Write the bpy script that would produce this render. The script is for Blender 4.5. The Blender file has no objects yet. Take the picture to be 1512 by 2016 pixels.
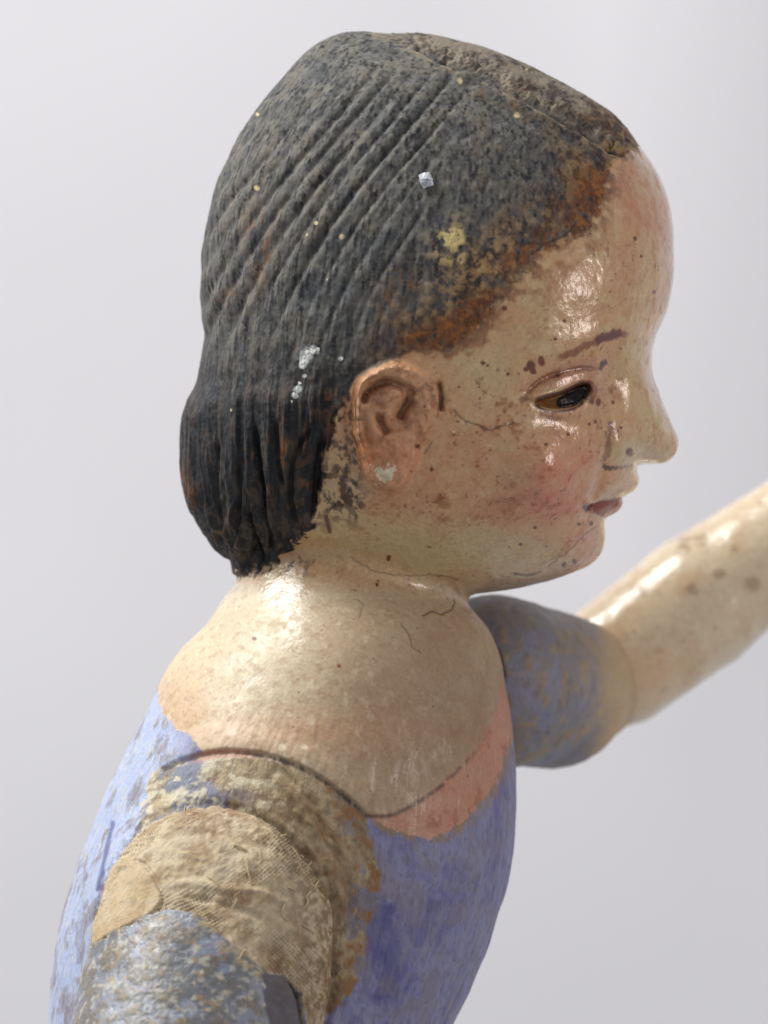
import bpy, math, time
import numpy as np
from mathutils import Vector
T0 = time.time()
S = 0.0002            # one source pixel of the figure's own drawing = 0.2 mm
CX, CY, D = 756.0, 1008.0, 10000.0
scene = bpy.context.scene

def W(x, y, d):       # figure coordinates (right, down, towards viewer) -> metres
    return Vector(((x - CX) * S, -d * S, (CY - y) * S))

def srgb(r, g, b):
    c = np.array([r, g, b], float) / 255.0
    return np.where(c <= 0.04045, c / 12.92, ((c + 0.055) / 1.055) ** 2.4)

# ------------------------------------------------------------------ camera
cam_d = bpy.data.cameras.new('camera'); cam = bpy.data.objects.new('camera', cam_d)
scene.collection.objects.link(cam); scene.camera = cam
cam.location = (0, -D * S, 0); cam.rotation_euler = (math.radians(90), 0, 0)
cam_d.sensor_fit = 'VERTICAL'; cam_d.sensor_height = 36.0; cam_d.lens = 36.0 * D / 2016.0
cam_d.clip_start = 0.05; cam_d.clip_end = 50
cam_d.dof.use_dof = True; cam_d.dof.focus_distance = (D - 290) * S; cam_d.dof.aperture_fstop = 6.5

# ------------------------------------------------------------------ light
world = bpy.data.worlds.new('World'); scene.world = world; world.use_nodes = True
bg = world.node_tree.nodes['Background']
bg.inputs['Color'].default_value = (0.93, 0.96, 1.0, 1); bg.inputs['Strength'].default_value = 0.32

def area(name, direction, dist, size, power, color, target=(0, -0.02, 0.03), size_y=None):
    l = bpy.data.lights.new(name, 'AREA'); l.energy = power; l.color = color
    l.shape = 'RECTANGLE'; l.size = size; l.size_y = size_y or size
    o = bpy.data.objects.new(name, l); scene.collection.objects.link(o)
    v = Vector(direction).normalized(); t = Vector(target)
    o.location = t + v * dist
    o.rotation_euler = (-v).to_track_quat('-Z', 'Y').to_euler()
    return o
# window light from the upper left, a smaller warm one from the right front
area('window_light', (-0.60, -0.02, 0.72), 2.6, 1.30, 92.0, (1.0, 0.985, 0.96), size_y=1.7)
area('room_light', (0.86, -0.43, 0.08), 1.5, 0.19, 4.3, (1.0, 0.86, 0.79), size_y=0.44)
vs = scene.view_settings
scene.display_settings.display_device = 'sRGB'
vs.view_transform = 'Standard'; vs.look = 'None'; vs.exposure = 0.33; vs.gamma = 1.0; vs.use_curve_mapping = False

# ------------------------------------------------------------------ numeric helpers
f32 = np.float32
_tab = np.random.RandomState(7).rand(1 << 16).astype(f32)

def vnoise(x, y, z, seed=0):
    x, y, z = (np.asarray(q, f32) for q in (x, y, z)); xi = np.floor(x).astype(np.int32); yi = np.floor(y).astype(np.int32); zi = np.floor(z).astype(np.int32)
    fx = (x - xi).astype(f32); fy = (y - yi).astype(f32); fz = (z - zi).astype(f32)
    fx = fx * fx * (3 - 2 * fx); fy = fy * fy * (3 - 2 * fy); fz = fz * fz * (3 - 2 * fz)
    out = np.zeros(x.shape, f32)
    for a in (0, 1):
        hx = (xi + np.int32(a)) * np.int32(73856093); wx = fx if a else 1 - fx
        for b in (0, 1):
            hy = hx ^ ((yi + np.int32(b)) * np.int32(19349663)); wy = wx * (fy if b else 1 - fy)
            for c in (0, 1):
                h = hy ^ ((zi + np.int32(c)) * np.int32(83492791) + np.int32(seed * 40503 + 11))
                h = (h ^ (h >> 15)) * np.int32(668265263)
                out += wy * (fz if c else 1 - fz) * _tab[(h >> 9) & 65535]
    return out

def fbm(x, y, z, size, octv=4, seed=0, gain=0.5):
    s = 0; a = 1.0; t = 0
    for o in range(octv):
        k = (2.03 ** o) / size
        s = s + a * vnoise(x * k + 17.3 * o, y * k - 9.1 * o, z * k + 3.7 * o, seed + o); t += a; a *= gain
    return s / t          # about 0..1, mean .5

def sst(a, b, x):
    t = np.clip((x - a) / ((b - a) or 1e-6), 0, 1); return t * t * (3 - 2 * t)

def gauss(x, y, cx, cy, sx, sy=None, rot=0.0):
    sy = sy or sx; c, s = math.cos(math.radians(rot)), math.sin(math.radians(rot))
    u = (x - cx) * c + (y - cy) * s; v = -(x - cx) * s + (y - cy) * c
    return np.exp(-(u / sx) ** 2 - (v / sy) ** 2)

def spline(pts, step=6.0, closed=False):
    P = np.array(pts, float); n = len(P); out = []
    rng = range(n if closed else n - 1)
    for i in rng:
        if closed: p0, p1, p2, p3 = P[(i - 1) % n], P[i], P[(i + 1) % n], P[(i + 2) % n]
        else: p0, p1, p2, p3 = P[max(i - 1, 0)], P[i], P[i + 1], P[min(i + 2, n - 1)]
        m = max(1, int(np.linalg.norm(p2[:2] - p1[:2]) / step))
        for k in range(m):
            t = k / m
            out.append(0.5 * ((2 * p1) + (-p0 + p2) * t + (2 * p0 - 5 * p1 + 4 * p2 - p3) * t * t + (-p0 + 3 * p1 - 3 * p2 + p3) * t ** 3))
    if not closed: out.append(P[-1])
    return np.array(out)

def line_dist(x, y, pts, reach=60.0, closed=False):
    """distance to a polyline, its parameter 0..1, and the signed side; far points get a large distance"""
    P = np.array(pts, float)
    if closed: P = np.vstack([P, P[:1]])
    dist = np.full(x.shape, 1e4, f32); par = np.zeros(x.shape, f32)
    sel = np.nonzero((x > P[:, 0].min() - reach) & (x < P[:, 0].max() + reach) & (y > P[:, 1].min() - reach) & (y < P[:, 1].max() + reach))[0]
    if len(sel) == 0: return dist, par
    xs, ys = x[sel], y[sel]; best = np.full(xs.shape, 1e8); bp = np.zeros(xs.shape)
    L = np.r_[0, np.cumsum(np.hypot(*np.diff(P, axis=0).T))]
    for i in range(len(P) - 1):
        a, b = P[i], P[i + 1]; e = b - a; ll = e @ e + 1e-9
        t = np.clip(((xs - a[0]) * e[0] + (ys - a[1]) * e[1]) / ll, 0, 1)
        q = (xs - a[0] - t * e[0]) ** 2 + (ys - a[1] - t * e[1]) ** 2
        m = q < best; best[m] = q[m]; bp[m] = (L[i] + t[m] * math.sqrt(ll)) / L[-1]
    dist[sel] = np.sqrt(best); par[sel] = bp
    return dist, par

def poly_sd(x, y, pts):
    """signed distance to a closed polygon, positive inside"""
    P = np.array(pts, float); n = len(P); xf = x.ravel(); yf = y.ravel(); out = np.empty(xf.shape, f32)
    for c0 in range(0, len(xf), 60000):
        xs = xf[c0:c0 + 60000].astype(f32); ys = yf[c0:c0 + 60000].astype(f32)
        best = np.full(xs.shape, 1e9, f32); ins = np.zeros(xs.shape, bool)
        for i in range(n):
            ax, ay = P[i]; bx, by = P[(i + 1) % n]; ex, ey = bx - ax, by - ay
            t = np.clip(((xs - f32(ax)) * f32(ex) + (ys - f32(ay)) * f32(ey)) / f32(ex * ex + ey * ey + 1e-9), 0, 1)
            np.minimum(best, (xs - f32(ax) - t * f32(ex)) ** 2 + (ys - f32(ay) - t * f32(ey)) ** 2, out=best)
            if ay != by:
                ins ^= ((ay > ys) != (by > ys)) & (xs < f32(ex / ey) * (ys - f32(ay)) + f32(ax))
        r = np.sqrt(best); out[c0:c0 + 60000] = np.where(ins, r, -r)
    return out.reshape(x.shape)

class Grid:
    """a 2-D field sampled with a cubic B-spline"""
    def __init__(s, x0, y0, h, A): s.x0, s.y0, s.h, s.A = x0, y0, h, A.astype(f32)
    def __call__(s, x, y):
        u = (x - s.x0) / s.h; v = (y - s.y0) / s.h; nx, ny = s.A.shape
        u = np.clip(u, 1, nx - 2.001); v = np.clip(v, 1, ny - 2.001)
        iu = u.astype(np.int32); iv = v.astype(np.int32); fu = (u - iu).astype(f32); fv = (v - iv).astype(f32)
        def w(t): return ((1 - t) ** 3 / 6, (3 * t ** 3 - 6 * t ** 2 + 4) / 6, (-3 * t ** 3 + 3 * t ** 2 + 3 * t + 1) / 6, t ** 3 / 6)
        wu, wv = w(fu), w(fv); flat = s.A.ravel(); base = (iu - 1) * ny + iv - 1; r = np.zeros(x.shape, f32)
        for a in range(4):
            for b in range(4): r += wu[a] * wv[b] * flat[base + a * ny + b]
        return r

def inflate(contour, c, h=2.5, pad=60):
    """squared half thickness over a closed outline, swelling as a solid of that outline does"""
    C = spline(contour, 7.0, True)
    x0, y0 = C.min(0) - pad; x1, y1 = C.max(0) + pad
    hc = 5.0
    gx, gy = np.meshgrid(np.arange(x0, x1 + hc, hc), np.arange(y0, y1 + hc, hc), indexing='ij')
    C2 = spline(contour, 16.0, True)
    m = poly_sd(gx, gy, C2) > 0
    U = np.zeros(gx.shape); red = ((np.add.outer(np.arange(gx.shape[0]), np.arange(gx.shape[1]))) % 2 == 0)
    sdc = poly_sd(gx, gy, C2); U[m] = sdc[m] * 500
    om = 2 / (1 + math.sin(math.pi / max(gx.shape))); rhs = 4 * c * c * hc * hc
    for it in range(260):
        for col in (red, ~red):
            R = np.zeros_like(U)
            R[1:-1, 1:-1] = (U[2:, 1:-1] + U[:-2, 1:-1] + U[1:-1, 2:] + U[1:-1, :-2] + rhs) / 4 - U[1:-1, 1:-1]
            k = m & col; U[k] += om * R[k]
    fx, fy = np.meshgrid(np.arange(x0, x1 + h, h), np.arange(y0, y1 + h, h), indexing='ij')
    sd = poly_sd(fx, fy, C)
    # ratio of the solution to the distance, carried outwards, so the outline itself stays sharp and exact
    q = np.where(sdc > 9, U / np.maximum(sdc, 1), 0); wgt = (sdc > 9).astype(float)
    for it in range(30):
        for A_ in (0, 1):
            q = (q + np.roll(q, 1, A_) + np.roll(q, -1, A_)) / 3; wgt = (wgt + np.roll(wgt, 1, A_) + np.roll(wgt, -1, A_)) / 3
        keep = sdc > 9
        q[keep] = (U / np.maximum(sdc, 1))[keep]; wgt[keep] = 1
    q = q / np.maximum(wgt, 1e-6); q[wgt < 1e-4] = q[keep].mean()
    Uf = Grid(x0, y0, hc, U)(fx, fy); Qf = Grid(x0, y0, hc, q)(fx, fy)
    k = sst(14, 40, sd)
    return fx, fy, Uf * k + Qf * sd * (1 - k), sd

# ------------------------------------------------------------------ the outlines of head and torso
HEAD = [(395,586),(397,526),(399,478),(409,435),(419,387),(439,332),(467,276),(497,228),(528,185),(564,145),(592,113),(616,93),(643,77),(671,67),
 (707,63),(743,66),(772,68),(822,66),(858,71),(893,79),(930,88),(959,96),(1002,113),(1042,131),(1082,151),(1125,173),(1165,197),(1201,221),(1228,247),
 (1253,280),(1276,312),(1296,344),(1311,379),(1320,419),(1325,459),(1326,506),(1323,566),(1316,603),(1307,628),(1296,650),(1288,669),(1283,695),(1283,723),
 (1287,747),(1296,771),(1308,802),(1322,834),(1333,858),(1336,876),(1330,894),(1318,907),(1303,913),(1276,914),(1254,917),(1253,928),(1258,941),(1256,955),
 (1246,967),(1234,975),(1223,980),(1225,991),(1220,1001),(1209,1011),(1195,1019),(1190,1029),(1192,1046),(1191,1064),(1186,1084),(1176,1100),(1157,1115),
 (1129,1127),(1092,1140),(1042,1153),(1002,1161),(959,1167),(911,1172),(850,1180),(760,1180),(660,1165),(560,1145),(497,1134),(472,1119),(461,1096),(445,1090),(425,1072),
 (403,1040),(386,1009),(372,973),(364,941),(362,902),(363,862),(366,826),(376,794),(386,767),(393,723),(399,687),(403,656),(397,620)]
TORSO = [(560,1000),(490,1090),(474,1130),(439,1180),(402,1233),(359,1276),(328,1318),(309,1360),(284,1410),(260,1456),(233,1512),(205,1567),(182,1628),(159,1683),
 (140,1743),(126,1790),(115,1840),(105,1905),(98,1975),(94,2050),(96,2200),(130,2420),(260,2540),(480,2570),(660,2520),(760,2380),(820,2230),(858,2110),(891,2016),(921,1957),
 (941,1909),(961,1862),(974,1818),(988,1775),(1002,1727),(1010,1679),(1014,1628),(1016,1572),(1015,1509),(1010,1449),(1004,1398),(996,1350),(985,1293),(963,1241),(937,1208),(910,1176),(885,1120),(820,1000),(700,930)]
hx, hy, HH, hsd = inflate(HEAD, 0.80)
tx, ty, TT, tsd = inflate(TORSO, 0.86)
Th = np.sqrt(np.maximum(TT, 0)); Tn = Th - 34 * np.exp(-((tx - 720) / 250) ** 2 - ((ty - 1140) / 85) ** 2) * sst(20, 120, Th)
TT = np.where(TT > 0, Tn * Tn, TT)

# relief of the face, on the half thickness: (xi, yi) is where a point shows in the picture plane
H0 = np.sqrt(np.maximum(HH, 0)); per = 1 - H0 / D
xi = CX + (hx - CX) / per; yi = CY + (hy - CY) / per
xf, yf = xi.ravel(), yi.ravel(); dl = np.zeros(xf.shape, f32)
def crease(pts, depth, w, ends=0.15, sp=5.0):
    d_, p_ = line_dist(xf, yf, spline(pts, sp), 8 * w)
    env = sst(0, ends, p_) * sst(0, ends, 1 - p_) if ends else 1.0
    return -depth * env * np.exp(-(d_ / w) ** 2)
EYE = [(1050,791),(1068,787),(1092,780),(1118,770),(1145,758),(1160,757),(1163,768),(1154,784),(1130,800),(1100,805),(1070,801)]
EAR = [(774,712),(740,722),(706,745),(697,780),(695,822),(699,860),(706,893),(720,935),(743,961),(774,971),(800,958),(818,925),(832,880),(846,845),(866,815),(868,770),(858,745),(830,728),(800,716)]
# forehead, temple, cheeks, jaw
dl += 14 * gauss(xf, yf, 1175, 552, 140, 100) - 12 * gauss(xf, yf, 985, 720, 110, 90) + 6 * gauss(xf, yf, 1190, 650, 75, 24, -18)
dl += 14 * gauss(xf, yf, 1070, 905, 95, 105) + 36 * gauss(xf, yf, 1080, 932, 66, 64) - 7 * gauss(xf, yf, 1095, 836, 56, 22, 8)  + 12 * gauss(xf, yf, 1020, 1010, 120, 80) - 14 * gauss(xf, yf, 1160, 1075, 40, 28) + 10 * gauss(xf, yf, 1140, 1085, 50, 40)
# eye socket, lids and ball
dl += -19 * gauss(xf, yf, 1135, 762, 85, 40, -10) - 22 * gauss(xf, yf, 1205, 740, 26, 55) - 9 * gauss(xf, yf, 1226, 790, 20, 60) - 8 * gauss(xf, yf, 1180, 850, 20, 50)
esd = poly_sd(xf, yf, spline(EYE, 5.0, True))
dl += (1.5 + 9 * sst(795, 770, yf)) * np.exp(-((esd + 8) / 9) ** 2) - 13 * sst(-2, 3, esd) + 9 * gauss(xf, yf, 1105, 752, 46, 12, -20) + 13 * gauss(xf, yf, 1118, 780, 48, 34) * sst(-2, 8, esd)
dl += crease([(1030,780),(1060,752),(1100,733),(1145,724),(1180,727)], 9, 6)
# nose wing, nostril, nasolabial fold
dl += 16 * gauss(xf, yf, 1226, 882, 26, 28) + 5 * gauss(xf, yf, 1300, 880, 26, 22) - crease([(1262,700),(1268,745),(1280,790),(1298,835),(1308,872)], 7, 11, .2)
dl += crease([(1205,790),(1199,822),(1196,860),(1192,895),(1190,918)], 8, 13, 0.35) + crease([(1190,915),(1215,921),(1252,917)], 2.5, 8, .2)
dl += crease([(1188,905),(1182,935),(1172,965),(1158,990)], 12, 10)
# lips and chin
dl += 8 * gauss(xf, yf, 1215, 955, 34, 20) + crease([(1152,1008),(1171,995),(1200,986),(1232,979)], 15, 6, 0.12)
dl += 9 * gauss(xf, yf, 1196, 1000, 26, 13, -15) + crease([(1150,1015),(1175,1026),(1196,1024)], 9, 9, 0.2) + crease([(1140,990),(1150,1012),(1146,1030)], 7, 8)
# ear
asd = poly_sd(xf, yf, spline(EAR, 6.0, True))
back = sst(860, 760, xf)
earn = fbm(xf, yf, xf * 0, 24, 4, 600, .65) - .5; asd = asd + 7 * earn
dl += sst(-6, 12, asd) * (1 + 33 * back) + 22 * earn * sst(0, 12, asd)
rim = np.exp(-((asd - 11) / 8) ** 2)
dl += 11 * rim * back
dl += crease([(712,800),(722,775),(745,757),(770,752),(800,768),(815,785)], 24, 9, 0.1) + crease([(712,800),(714,850),(726,890)], 7, 10) + 12 * gauss(xf, yf, 745, 735, 34, 10, -32) + 8 * gauss(xf, yf, 800, 745, 26, 12)
dl += crease([(746,814),(750,836),(764,856)], 20, 8, .1) + crease([(812,782),(797,800),(784,826)], 26, 11, .1) - 16 * gauss(xf, yf, 778, 828, 26, 30)
dl += 9 * gauss(xf, yf, 757, 791, 14, 9) + 11 * gauss(xf, yf, 838, 805, 18, 34) + 6 * gauss(xf, yf, 790, 855, 18, 12) + 10 * gauss(xf, yf, 770, 925, 34, 34)
dl += crease([(862,748),(868,780),(866,812)], 14, 5) + crease([(690,770),(686,830),(696,900),(725,955),(760,982)], 9, 10)
# skull: hollow under the occiput is in the outline; hair swells behind the ear
dl += 16 * gauss(xf, yf, 480, 900, 110, 150) - 14 * gauss(xf, yf, 650, 960, 45, 110) - 20 * gauss(xf, yf, 560, 1100, 110, 40)
dl = dl.reshape(hx.shape) * sst(4, 60, H0)
HH = np.where(HH > 0, np.sign(H0 + dl) * (H0 + dl) ** 2, HH)
GH = Grid(hx[0, 0], hy[0, 0], 2.5, HH); GT = Grid(tx[0, 0], ty[0, 0], 2.5, TT)
print('fields', round(time.time() - T0, 1))

def smax(a, b, k):
    h = np.maximum(k - np.abs(a - b), 0) / k
    return np.maximum(a, b) + h * h * k * 0.25

def lens_sd(G, x, y, d, e=3.0):
    """approximate signed distance (positive inside) of a solid given by its squared half thickness"""
    v = G(x, y); gx = (G(x + e, y) - v) / e; gy = (G(x, y + e) - v) / e
    return (v - d * d) / np.sqrt(gx * gx + gy * gy + 4 * d * d + 3000.0)

def cone_sd(x, y, d, A, B, ra, rb):
    A, B = np.array(A, float), np.array(B, float); e = B - A; ll = e @ e
    t = np.clip(((x - A[0]) * e[0] + (y - A[1]) * e[1] + (d - A[2]) * e[2]) / ll, 0, 1)
    q = np.sqrt((x - A[0] - t * e[0]) ** 2 + (y - A[1] - t * e[1]) ** 2 + (d - A[2] - t * e[2]) ** 2)
    return ra + (rb - ra) * t - q

def pc(x, y, d): k = 1 - d / D; return (CX + (x - CX) * k, CY + (y - CY) * k, d)
A0, A1 = pc(446, 1814, 300), pc(280, 2420, 640)
def F_arm(x, y, d): return cone_sd(x, y, d, A0, A1, 237, 205)
SH = (470, 1795, 215); SHR = 278
def F_body(x, y, d):
    v = smax(lens_sd(GH, x, y, d), lens_sd(GT, x, y, d), 34)
    s = SHR - np.sqrt((x - SH[0]) ** 2 + ((y - SH[1])) ** 2 + (d - SH[2]) ** 2)
    s2 = 180 - np.sqrt((x - 860) ** 2 + (y - 1400) ** 2 + (d + 210) ** 2)
    return smax(smax(v, s, 26), s2, 30)

# ------------------------------------------------------------------ surface nets, refinement, projection
def surface_nets(F, lo, hi, h):
    ax = [np.arange(lo[i], hi[i] + h, h, dtype=f32) for i in range(3)]
    n = [len(a) for a in ax]; V = np.empty(n, f32)
    for i0 in range(0, n[0], 16):
        X, Y, Z = np.meshgrid(ax[0][i0:i0 + 16], ax[1], ax[2], indexing='ij'); V[i0:i0 + 16] = F(X, Y, Z)
    I = V > 0
    c = np.zeros([k - 1 for k in n], np.int8)
    for a in (0, 1):
        for b in (0, 1):
            for e in (0, 1): c += I[a:n[0] - 1 + a, b:n[1] - 1 + b, e:n[2] - 1 + e]
    act = (c > 0) & (c < 8); idx = np.full(c.shape, -1, np.int64); cells = np.argwhere(act); idx[act] = np.arange(len(cells))
    acc = np.zeros((len(cells), 3)); cnt = np.zeros(len(cells))
    cor = [(a, b, e) for a in (0, 1) for b in (0, 1) for e in (0, 1)]
    for p in cor:
        for k in range(3):
            if p[k]: continue
            q = list(p); q[k] = 1
            va = V[cells[:, 0] + p[0], cells[:, 1] + p[1], cells[:, 2] + p[2]]; vb = V[cells[:, 0] + q[0], cells[:, 1] + q[1], cells[:, 2] + q[2]]
            m = (va > 0) != (vb > 0); t = va[m] / (va[m] - vb[m])
            pt = np.tile(np.array(p, float), (m.sum(), 1)); pt[:, k] += t; acc[m] += pt; cnt[m] += 1
    P = (cells + acc / cnt[:, None]) * h + np.array([a[0] for a in ax])
    quads = []
    for k in range(3):
        s0 = [slice(None)] * 3; s1 = [slice(None)] * 3; s0[k] = slice(0, -1); s1[k] = slice(1, None)
        A_, B_ = I[tuple(s0)], I[tuple(s1)]; e = np.argwhere(A_ != B_); u, v = (k + 1) % 3, (k + 2) % 3
        ok = (e[:, u] > 0) & (e[:, v] > 0) & (e[:, u] < n[u] - 1) & (e[:, v] < n[v] - 1); e = e[ok]
        def at(du, dv):
            g = e.copy(); g[:, u] -= du; g[:, v] -= dv; return idx[g[:, 0], g[:, 1], g[:, 2]]
        Q = np.stack([at(1, 1), at(0, 1), at(0, 0), at(1, 0)], 1)
        flip = ~A_[e[:, 0], e[:, 1], e[:, 2]]; Q[flip] = Q[flip][:, ::-1]; quads.append(Q)
    Q = np.vstack(quads); Q = Q[(Q >= 0).all(1)]
    return P, Q          # handedness: (right, down, towards viewer) is right-handed in metres too

def grad(F, P, e=1.5):
    x, y, d = P[:, 0], P[:, 1], P[:, 2]
    g = np.stack([F(x + e, y, d) - F(x - e, y, d), F(x, y + e, d) - F(x, y - e, d), F(x, y, d + e) - F(x, y, d - e)], 1) / (2 * e)
    return g

def project(F, P, it=2, cap=6.0):
    for _ in range(it):
        g = grad(F, P); v = F(P[:, 0], P[:, 1], P[:, 2])
        s = -v / np.maximum((g * g).sum(1), 0.08)
        stp = g * s[:, None]; ln = np.linalg.norm(stp, axis=1); stp *= np.minimum(1, cap / np.maximum(ln, 1e-6))[:, None]
        P = P + stp
    return P

def refine(P, Q, sel):
    """split the selected quads into four"""
    R = Q[sel]; E = np.stack([R, np.roll(R, -1, 1)], 2).reshape(-1, 2); E = np.sort(E, 1)
    key = E[:, 0] * (len(P) + 1) + E[:, 1]; uq, first, inv = np.unique(key, return_index=True, return_inverse=True)
    mid = (P[E[first, 0]] + P[E[first, 1]]) / 2; inv = inv.reshape(-1, 4) + len(P)
    ctr = P[R].mean(1); ci = np.arange(len(R)) + len(P) + len(mid)
    new = np.concatenate([np.stack([R[:, k], inv[:, k], ci, inv[:, (k - 1) % 4]], 1) for k in range(4)])
    return np.vstack([P, mid, ctr]), np.vstack([Q[~sel], new])

def solid(F, lo, hi, h, levels=2, near=None):
    P, Q = surface_nets(F, lo, hi, h); P = project(F, P, 3)
    for l in range(levels):
        c = P[Q].mean(1); sel = np.ones(len(Q), bool) if (near is None or l < levels - 1) else near(c)
        P, Q = refine(P, Q, sel); P = project(F, P, 1 if l == levels - 1 else 2)
    return P, Q

def shown(P):          # where a point shows, mirrored for the far side
    k = 1 - np.abs(P[:, 2]) / D
    return CX + (P[:, 0] - CX) / k, CY + (P[:, 1] - CY) / k

# ------------------------------------------------------------------ materials and mesh building
def painted(name, bump_size=3.0, bump=0.25, coat=0.0, grain=0.12, stretch=(1, 1, 1), spec=0.5, bump2=0.0, coat_rough=0.2):
    m = bpy.data.materials.new(name); m.use_nodes = True; nt = m.node_tree; N = nt.nodes; L = nt.links
    b = N['Principled BSDF']
    ca = N.new('ShaderNodeAttribute'); ca.attribute_name = 'pigment'; ra = N.new('ShaderNodeAttribute'); ra.attribute_name = 'gloss'
    tc = N.new('ShaderNodeTexCoord'); mp = N.new('ShaderNodeMapping'); mp.inputs['Scale'].default_value = [s / S for s in stretch]
    L.new(tc.outputs['Object'], mp.inputs['Vector'])
    n1 = N.new('ShaderNodeTexNoise'); n1.inputs['Scale'].default_value = 1 / bump_size; n1.inputs['Detail'].default_value = 4; L.new(mp.outputs[0], n1.inputs['Vector'])
    n2 = N.new('ShaderNodeTexNoise'); n2.inputs['Scale'].default_value = 1 / 7.0; n2.inputs['Detail'].default_value = 6; n2.inputs['Roughness'].default_value = 0.7; L.new(mp.outputs[0], n2.inputs['Vector'])
    mr = N.new('ShaderNodeMapRange'); mr.inputs['From Min'].default_value = 0.3; mr.inputs['From Max'].default_value = 0.7
    mr.inputs['To Min'].default_value = 1 - grain; mr.inputs['To Max'].default_value = 1 + grain; L.new(n2.outputs['Fac'], mr.inputs['Value'])
    mx = N.new('ShaderNodeVectorMath'); mx.operation = 'SCALE'; L.new(ca.outputs['Color'], mx.inputs[0]); L.new(mr.outputs[0], mx.inputs['Scale'])
    L.new(mx.outputs[0], b.inputs['Base Color']); L.new(ra.outputs['Fac'], b.inputs['Roughness'])
    bp = N.new('ShaderNodeBump'); bp.inputs['Strength'].default_value = bump; bp.inputs['Distance'].default_value = bump_size * S; L.new(n1.outputs['Fac'], bp.inputs['Height'])
    out = bp
    if bump2:
        b2 = N.new('ShaderNodeBump'); b2.inputs['Strength'].default_value = bump2; b2.inputs['Distance'].default_value = 9 * S
        L.new(n2.outputs['Fac'], b2.inputs['Height']); L.new(bp.outputs[0], b2.inputs['Normal']); out = b2
    L.new(out.outputs[0], b.inputs['Normal'])
    b.inputs['Specular IOR Level'].default_value = spec
    if coat:
        cw = N.new('ShaderNodeMapRange'); cw.inputs['From Min'].default_value = .28; cw.inputs['From Max'].default_value = .52; cw.inputs['To Min'].default_value = coat; cw.inputs['To Max'].default_value = 0
        L.new(ra.outputs['Fac'], cw.inputs['Value']); L.new(cw.outputs[0], b.inputs['Coat Weight']); b.inputs['Coat Roughness'].default_value = coat_rough; L.new(out.outputs[0], b.inputs['Coat Normal'])
    return m

def build(name, P, Q, col, rough, mat, parent=None, origin=None):
    """one mesh object from figure-space points, quads, pigment and roughness per point"""
    u, inv = np.unique(Q, return_inverse=True); Q = inv.reshape(Q.shape); P = P[u]; col = np.clip(col[u], 0, 1); rough = rough[u]
    if name != 'backdrop': col = .90 * col ** 1.10            # old paint: a little deeper and stronger
    V = np.stack([(P[:, 0] - CX) * S, -P[:, 2] * S, (CY - P[:, 1]) * S], 1).astype(f32)
    me = bpy.data.meshes.new(name); k = Q.shape[1]
    me.vertices.add(len(V)); me.vertices.foreach_set('co', V.ravel())
    me.loops.add(Q.size); me.loops.foreach_set('vertex_index', Q.ravel().astype(np.int32))
    me.polygons.add(len(Q)); me.polygons.foreach_set('loop_start', np.arange(0, Q.size, k, dtype=np.int32))
    me.update(calc_edges=True); me.shade_smooth()
    a = me.attributes.new('pigment', 'FLOAT_COLOR', 'POINT'); a.data.foreach_set('color', np.c_[np.clip(col, 0, 1), np.ones(len(col))].astype(f32).ravel())
    a = me.attributes.new('gloss', 'FLOAT', 'POINT'); a.data.foreach_set('value', rough.astype(f32))
    me.materials.append(mat)
    o = bpy.data.objects.new(name, me); scene.collection.objects.link(o)
    if parent: o.parent = parent
    return o

def mixc(col, c, m):
    return col + (np.asarray(c) - col) * np.clip(m, 0, 1)[:, None]

# ================================================================== the figure
fig = bpy.data.objects.new('carved_figure', None); scene.collection.objects.link(fig)
fig['label'] = 'old painted wooden figure of a dark haired child in pale blue, one arm raised'
fig['category'] = 'carved figure'

near = lambda c: (c[:, 2] > -50) & (c[:, 1] < 2060)
P, Q = solid(F_body, (60, 30, -440), (1370, 2610, 540), 10.0, 2, near)
print('body mesh', len(P), len(Q), round(time.time() - T0, 1))
G = grad(F_body, P, 2.0); Nn = -G / np.maximum(np.linalg.norm(G, axis=1), 1e-6)[:, None]
X, Y = shown(P); Z = P[:, 2]
rs = np.random.RandomState(3)

# ---- regions
HAIR = [(1242,296),(1208,328),(1190,365),(1184,410),(1157,455),(1110,485),(1066,508),(1034,548),(992,594),(940,645),(885,688),(830,692),(790,704),(740,722),(703,744),
 (688,775),(672,805),(655,850),(644,890),(634,955),(614,1042),(588,1072),(560,1096),(530,1112),(500,1126),(460,1134),(300,1150),(200,600),(400,-80),(1100,-80),(1300,180),(1264,282)]
hs = poly_sd(X, Y, spline(HAIR, 12.0, True))
hs[Y > 1160] = -200
n_fine = fbm(X, Y, Z, 14, 4, 1); n_mid = fbm(X, Y, Z, 45, 4, 5); n_big = fbm(X, Y, Z, 150, 3, 9)
front = sst(690, 860, X) * sst(760, 690, Y)             # forehead hairline, worn and blurred
hw = hs + (n_fine - .5) * (10 + 34 * front + 30 * sst(1000, 1070, Y) + 22 * sst(720, 690, X) * sst(760, 800, Y)) + (n_mid - .5) * (6 + 50 * front)
hair_rel = sst(-3, 3, hs + (n_fine - .5) * 10)
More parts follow.
